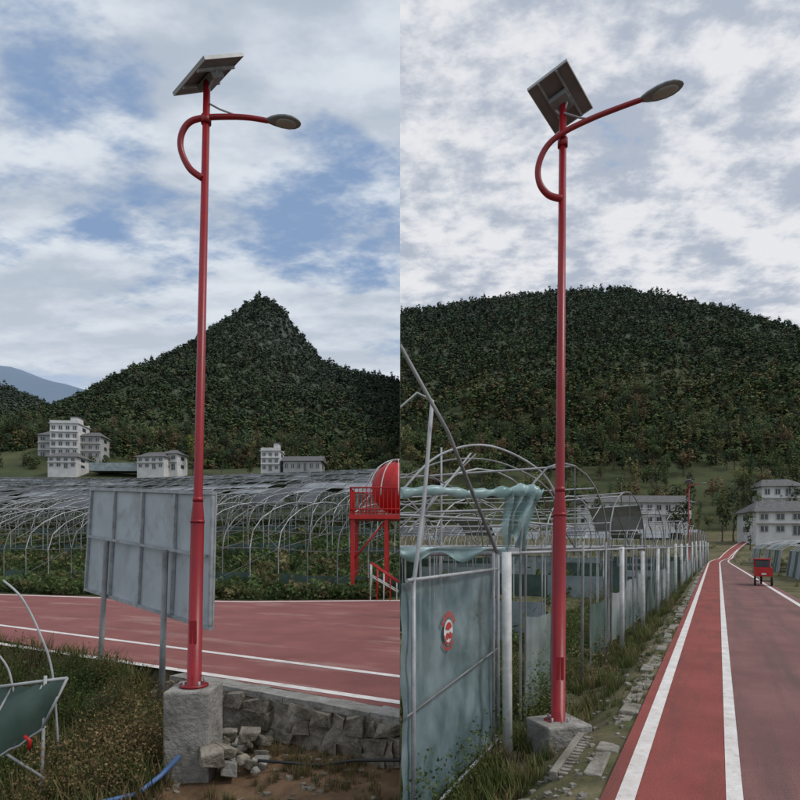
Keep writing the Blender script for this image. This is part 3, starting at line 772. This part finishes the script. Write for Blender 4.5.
# ---------------------------------------------------------------- buildings
def house(name,x,y,zb,w,h,dp_,st,bays,roof='flat',wall=M_wallW,rz=0):
    root=bpy.data.objects.new(name,None); COL.objects.link(root); root.location=(x,y,zb); root.rotation_euler=(0,0,rz)
    mb=MB(); mb.box((0,0,h/2-3),(w,dp_,h+6),wall); ob=mb.build('walls'); ob.parent=root
    mb=MB(); fh=h/st
    for s in range(st):
        for b in range(bays):
            cx=-w/2+w*(b+.5)/bays; ww=w/bays*.42; wh=fh*.42; cz=fh*(s+.52)
            if s==0 and b==bays//2: wh=fh*.75; cz=fh*.39
            mb.box((cx,-dp_/2-.03,cz),(ww+.3,.05,wh+.3),M_wallG); mb.box((cx,-dp_/2-.07,cz),(ww,.04,wh),M_win)
            mb.box((cx,-dp_/2-.10,cz),(.08,.03,wh),M_wallW)
        if s>0: mb.box((0,-dp_/2-.25,fh*s),(w*.98,.6,.18),wall)
        for sd in(-1,1):
            mb.box((sd*(w/2+.03),0,fh*(s+.52)),(.06,dp_*.3,fh*.45),M_win)
    ob=mb.build('windows'); ob.parent=root
    mb=MB()
    if roof=='flat':
        mb.box((0,0,h+.12),(w+.6,dp_+.6,.24),M_wallG); mb.box((0,-dp_/2,h+.6),(w,.15,.7),wall); mb.box((0,dp_/2,h+.6),(w,.15,.7),wall)
        mb.box((w*.25,0,h+1.3),(w*.25,dp_*.5,2.2),wall); mb.box((w*.25,0,h+2.45),(w*.25+.4,dp_*.5+.4,.15),M_roofD)
    else:
        a,b,ov=w/2+.6,dp_/2+.7,h-.1; rh=h+dp_*.24; rw=w/2+.6 if roof=='gable' else w/2-1.5
        P=[(-a,-b,ov),(a,-b,ov),(a,b,ov),(-a,b,ov),(-rw,0,rh),(rw,0,rh)]
        for q in((0,1,5,4),(2,3,4,5),(1,2,5),(3,0,4),(3,2,1,0)): mb.face([P[i] for i in q],M_roofD)
    ob=mb.build('roof'); ob.parent=root
house('apartment_building',-99.5,181,28,8,9.5,8,4,4,'flat',M_wallW,.1)
house('apartment_building',-93,183,27.5,6,6.8,7,3,3,'hip',M_wallG,.1)
house('farmhouse',-107,185,28,5.5,7,7,3,2,'hip',M_wallG,.1)
house('farmhouse',-90,163,22.2,7.5,3.0,7,2,4,'hip',M_wallW,.05)
house('farmhouse',-66,163,22.0,7.5,3.2,7,2,4,'hip',M_wallW,-.1)
house('farmhouse',-62,165,22.0,4.5,4.4,6,2,2,'hip',M_wallW,-.1)
house('white_house',-34.6,163,21.5,5.0,5.2,6,3,3,'flat',M_wallW,.0)
house('farmhouse',-26.0,163,21.3,10,2.8,7,1,6,'gable',M_wallG,-.02)
house('long_farm_building',43.5,112,5.3,19,4.2,6,2,11,'gable',M_wallW,.05)
house('white_farmhouse',58.5,93,3.2,9,3.6,7,2,4,'hip',M_wallW,-.15)
house('farmhouse',72,100,4.5,8,4.2,7,2,4,'hip',M_wallW,-.15)
house('farmhouse',80,128,9,8,5,7,2,4,'hip',M_wallW,-.15)
mb=MB()
mb.box((-77,164,21.8+.9),(13,6,2.2),M_sideop,.05); mb.build('film_shed')

# ---------------------------------------------------------------- cargo tricycle
mb=MB(); 
mb.box((0,-.2,.62),(.86,1.2,.10),M_redrail); 
for sx in(-.42,.42): mb.box((sx,-.2,.85),(.03,1.2,.38),M_redrail)
mb.box((0,-.81,.85),(.86,.03,.38),M_redrail); mb.box((0,.39,.85),(.86,.03,.38),M_redrail)
mb.box((0,.85,.75),(.80,.7,.5),M_redrail); mb.box((0,.80,1.52),(.86,.95,.06),M_redrail)
for sx in(-.38,.38):
    for yy in(.45,1.15): mb.tube([(sx,yy,.9),(sx,yy,1.5)],.022,6,M_redrail)
mb.box((0,1.17,1.22),(.74,.02,.5),M_win); mb.box((0,.45,1.22),(.72,.02,.45),M_win)
mb.box((-.34,-.835,.58),(.12,.03,.06),M_markred); mb.box((.34,-.835,.58),(.12,.03,.06),M_markred); mb.box((0,-.84,.70),(.24,.01,.1),M_markwhite)
mb.tube([(-.45,-.35,.27),(.45,-.35,.27)],.03,8,M_rubber)
for sx in(-.42,.42):
    mb.tube([(sx-.05,-.35,.27),(sx-.045,-.35,.27),(sx+.045,-.35,.27),(sx+.05,-.35,.27)],[.22,.27,.27,.22],18,M_rubber); mb.tube([(sx-.055,-.35,.27),(sx+.055,-.35,.27)],.12,12,M_steel)
mb.tube([(-.05,1.35,.27),(-.045,1.35,.27),(.045,1.35,.27),(.05,1.35,.27)],[.22,.27,.27,.22],18,M_rubber)
mb.tube([(0,1.35,.27),(0,1.1,.85)],.03,6,M_steel)
ob=mb.build('cargo_tricycle',bevel=.01); ob.location=(15.3,25.3,.0); ob.rotation_euler=(0,0,-.48); ob.scale=(.72,.72,.72)

# ---------------------------------------------------------------- near vegetation
gt=[grasst(22,.30,.006,.10,s) for s in range(5)]
wt=[leafball(110,.085,s+100,.8,1.1,9,up=.75) for s in range(5)]
st_=[leafball(420,.055,s+140,1,1.0,16,up=.7) for s in range(4)]
vr=np.random.RandomState(5)
GRC=[(.07,.10,.028),(.11,.125,.04),(.21,.17,.085),(.15,.115,.06)]
def place(side,x,y,tm,name,s0,s1,cols,w,mats,thr,sc=1.3):
    d=np.clip(thr+.8*n2(x,y,sc,3,9),0.05,1); k=vr.uniform(size=len(x))<d; x=x[k];y=y[k]
    P=np.stack([x,y,gz(x,y)-.01],-1); N=len(x)
    scatter(name,tm,P,vr.uniform(s0,s1,N),pal(N,cols,w,vr),mats,side,vr)
def veg(side,n,xr,yr_,cond,tm,name,s0,s1,cols,w,mats,thr=.55):
    x=vr.uniform(*xr,n);y=vr.uniform(*yr_,n); k=cond(x,y); place(side,x[k],y[k],tm,name,s0,s1,cols,w,mats,thr)
def vstrip(n,y0,y1,q0,q1,tm,name,s0,s1,cols,w,mats,thr=.6,pw=1.8):
    y=y0+(y1-y0)*vr.uniform(size=n)**pw; q=vr.uniform(q0,q1,n); x=XeR(y)-q/.885; k=(x>.02)&~((q<.62)&(y<5.9))
    place('R',x[k],y[k],tm,name,s0,s1,cols,w,mats,thr)
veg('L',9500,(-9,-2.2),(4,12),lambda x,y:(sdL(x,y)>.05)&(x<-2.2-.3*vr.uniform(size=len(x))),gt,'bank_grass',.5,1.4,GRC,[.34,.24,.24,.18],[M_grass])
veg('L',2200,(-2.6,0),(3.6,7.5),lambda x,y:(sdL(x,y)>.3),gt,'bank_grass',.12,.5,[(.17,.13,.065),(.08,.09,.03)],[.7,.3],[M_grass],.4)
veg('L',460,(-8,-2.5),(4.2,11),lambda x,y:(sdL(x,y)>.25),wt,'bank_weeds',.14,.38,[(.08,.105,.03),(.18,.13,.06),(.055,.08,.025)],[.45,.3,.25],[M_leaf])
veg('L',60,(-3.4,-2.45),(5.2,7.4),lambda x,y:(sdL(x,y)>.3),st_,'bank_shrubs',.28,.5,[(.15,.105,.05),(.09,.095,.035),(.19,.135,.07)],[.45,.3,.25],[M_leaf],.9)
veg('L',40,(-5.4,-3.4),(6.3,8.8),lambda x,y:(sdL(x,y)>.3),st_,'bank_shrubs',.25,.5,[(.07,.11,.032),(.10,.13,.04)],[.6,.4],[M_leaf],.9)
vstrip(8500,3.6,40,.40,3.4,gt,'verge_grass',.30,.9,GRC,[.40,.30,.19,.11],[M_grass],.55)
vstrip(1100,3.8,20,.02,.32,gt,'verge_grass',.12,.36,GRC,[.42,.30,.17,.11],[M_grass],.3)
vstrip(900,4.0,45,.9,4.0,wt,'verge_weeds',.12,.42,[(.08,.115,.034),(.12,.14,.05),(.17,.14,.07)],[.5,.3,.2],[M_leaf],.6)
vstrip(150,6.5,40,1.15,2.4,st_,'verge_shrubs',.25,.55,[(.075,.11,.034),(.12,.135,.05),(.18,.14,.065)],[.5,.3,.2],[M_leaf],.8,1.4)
veg('R',2600,(0,50),(7,90),lambda x,y:(x<XeR(y)-2.5),bush,'field_crops',.3,.75,[(.065,.10,.034),(.10,.13,.05)],[.6,.4],[M_leaf])
veg('R',1500,(8,60),(14,80),lambda x,y:(x>XrR(y)+.3),gt,'verge_grass',1,2,GRC,[.4,.28,.2,.12],[M_grass])
def tree(x,y,z,s,c,side=None):
    P=np.array([[x,y,z]]); scatter('tree',[midT[vr.randint(len(midT))]],P,np.array([s]),np.array([c]),[M_leaf,M_trunk],side,vr)
tree(-57,165,20.5,3.2,(.19,.19,.045)); tree(-50,168,20.8,2.2,(.06,.09,.03)); tree(-72,169,21,2.2,(.06,.08,.03))
tree(-103,168,20,2.2,(.05,.07,.025)); tree(-18,168,21.0,2.0,(.05,.07,.03)); tree(-112,168,20,2.6,(.045,.065,.03)); tree(-42,168,20,2.4,(.06,.08,.03))
tree(-97,170,20.5,2.0,(.06,.08,.03)); tree(-83,170,21,2.3,(.055,.08,.03)); tree(-88,172,21,2.2,(.07,.09,.035)); tree(-106,172,21,2.6,(.05,.075,.03))
tree(51,95,2.2,2.2,(.05,.07,.03)); tree(49,84,1.0,1.6,(.06,.085,.035)); tree(66,92,2.0,1.6,(.06,.085,.035)); tree(33,100,3,2.0,(.05,.08,.03))
tree(54.5,98,2.2,2.5,(.035,.05,.025)); tree(46,100,2.2,2.3,(.04,.055,.025)); tree(50,104,2.6,2.9,(.045,.065,.03)); tree(63,96,2.4,2.3,(.05,.07,.03))
mb=MB(); mb.tube([(38,103,3),(38,103,12.5)],[.14,.09],8,M_trunk); mb.box((38,103,12),(1.6,.1,.1),M_trunk); mb.build('utility_pole')

# ---------------------------------------------------------------- sky
W=bpy.data.worlds.new('World'); scene.world=W; W.use_nodes=True; nt=W.node_tree; nt.nodes.clear()
N_=lambda t:nt.nodes.new(t); Lk=nt.links.new
out=N_('ShaderNodeOutputWorld'); bg=N_('ShaderNodeBackground'); bg.inputs[1].default_value=.108; Lk(bg.outputs[0],out.inputs[0])
SE,SR=math.radians(50),math.radians(105)
sky=N_('ShaderNodeTexSky'); sky.sky_type='NISHITA'; sky.sun_disc=False; sky.sun_elevation=SE; sky.sun_rotation=SR
tc=N_('ShaderNodeTexCoord'); sep=N_('ShaderNodeSeparateXYZ'); Lk(tc.outputs['Generated'],sep.inputs[0])
def math_(op,a,b=None,c=None,clamp=False):
    n=N_('ShaderNodeMath'); n.operation=op; n.use_clamp=clamp
    for i,v in enumerate((a,b,c)):
        if v is None: continue
        if isinstance(v,(int,float)): n.inputs[i].default_value=v
        else: Lk(v,n.inputs[i])
    return n.outputs[0]
side=math_('GREATER_THAN',sep.outputs[0],0.0)
zc=math_('ADD',math_('MAXIMUM',sep.outputs[2],0.0),.20)
u=math_('DIVIDE',sep.outputs[0],zc); v=math_('DIVIDE',sep.outputs[1],zc)
cb=N_('ShaderNodeCombineXYZ'); Lk(u,cb.inputs[0]); Lk(v,cb.inputs[1])
def mapping(loc,sc,rot):
    mp=N_('ShaderNodeMapping'); mp.inputs['Location'].default_value=loc; mp.inputs['Scale'].default_value=sc; mp.inputs['Rotation'].default_value=(0,0,rot)
    Lk(cb.outputs[0],mp.inputs[0]); return mp.outputs[0]
def vmix(f,a,b):
    n=N_('ShaderNodeMix'); n.data_type='VECTOR'; Lk(f,n.inputs[0]); Lk(a,n.inputs[4]); Lk(b,n.inputs[5]); return n.outputs[1]
def noise2(l,r,detail,rough):
    n=N_('ShaderNodeTexNoise'); Lk(vmix(side,mapping(*l),mapping(*r)),n.inputs['Vector']); n.inputs['Scale'].default_value=1
    n.inputs['Detail'].default_value=detail; n.inputs['Roughness'].default_value=rough; return n.outputs['Fac']
def mapr(x,a,b,c=0,d=1,smooth=True):
    n=N_('ShaderNodeMapRange'); n.interpolation_type='SMOOTHSTEP' if smooth else 'LINEAR'
    Lk(x,n.inputs[0]); n.inputs[1].default_value=a; n.inputs[2].default_value=b; n.inputs[3].default_value=c; n.inputs[4].default_value=d; return n.outputs[0]
def blob(d,r):
    n=N_('ShaderNodeVectorMath'); n.operation='DISTANCE'; Lk(tc.outputs['Generated'],n.inputs[0]); n.inputs[1].default_value=d
    return mapr(n.outputs['Value'],0,r,1,0)
def mix(f,a,b):
    n=N_('ShaderNodeMix'); n.data_type='RGBA'
    if isinstance(f,(int,float)): n.inputs[0].default_value=f
    else: Lk(f,n.inputs[0])
    for i,v in((6,a),(7,b)):
        if isinstance(v,tuple): n.inputs[i].default_value=(*v,1)
        else: Lk(v,n.inputs[i])
    return n.outputs[2]
NA=noise2(((7.1,2.8,0),(2.3,3.4,1),.5),((1,4,0),(5.0,6.3,1),.2),6,.60)
NB=noise2(((7,2,3),(6.5,10,1),.5),((2,2,3),(13,16,1),0),4,.60)
NC=noise2(((0,0,7),(1.6,7,1),0),((4,4,7),(1.8,1.8,1),0),2,.5)
cov=math_('ADD',NA,math_('MULTIPLY',math_('SUBTRACT',NB,.5),.35))
cov=math_('SUBTRACT',cov,math_('MULTIPLY',blob((-.39,.78,.49),.22),.20))
cov=math_('SUBTRACT',cov,math_('MULTIPLY',blob((-.086,.858,.507),.20),.20))
cov=math_('ADD',cov,.135)
cL=mapr(cov,.40,.60)
shL=mapr(math_('ADD',math_('MULTIPLY',NC,.6),math_('MULTIPLY',NB,.4)),.38,.62)
cloudL=mix(shL,(4.2,4.8,5.7),(6.6,7.1,7.7))
blue=mix(.7,sky.outputs[0],(2.6,3.8,5.9))
colL=mix(cL,blue,cloudL)
hzL=mapr(sep.outputs[2],.20,.42,1,0); colL=mix(math_('MULTIPLY',hzL,.45),colL,(6.0,6.5,7.2))
cr=math_('ADD',math_('MULTIPLY',NA,.6),math_('MULTIPLY',NB,.4)); cr=math_('SUBTRACT',cr,math_('MULTIPLY',blob((.28,.80,.528),.09),.16))
cr=math_('ADD',cr,math_('MULTIPLY',math_('SUBTRACT',NC,.5),.22))
cRr=mapr(cr,.40,.58)
colR=mix(cRr,(4.0,4.5,5.4),(7.4,7.5,7.8))
sbl=mapr(cr,.27,.39,1,0); colR=mix(sbl,colR,(2.9,3.9,5.6))
Lk(mix(side,colL,colR),bg.inputs[0])
try: W.cycles.sampling_method='MANUAL'; W.cycles.sample_map_resolution=256
except Exception as ex: print(ex)
sun=bpy.data.lights.new('sun','SUN'); sun.energy=1.5; sun.angle=math.radians(14); sun.color=(1,.96,.9)
so=bpy.data.objects.new('sun',sun); COL.objects.link(so)
dv=Vector((math.sin(SR)*math.cos(SE),math.cos(SR)*math.cos(SE),math.sin(SE))); so.rotation_euler=dv.to_track_quat('Z','Y').to_euler()

# ---------------------------------------------------------------- camera
cam=bpy.data.cameras.new('camera'); co=bpy.data.objects.new('camera',cam); COL.objects.link(co)
co.location=(0,0,1.7); co.rotation_euler=(math.radians(90),0,0); cam.lens=27; cam.sensor_width=36; cam.shift_y=.18125; cam.clip_start=.05; cam.clip_end=9000
scene.camera=co
scene.view_settings.view_transform='Standard'; scene.view_settings.look='None'; scene.view_settings.exposure=0
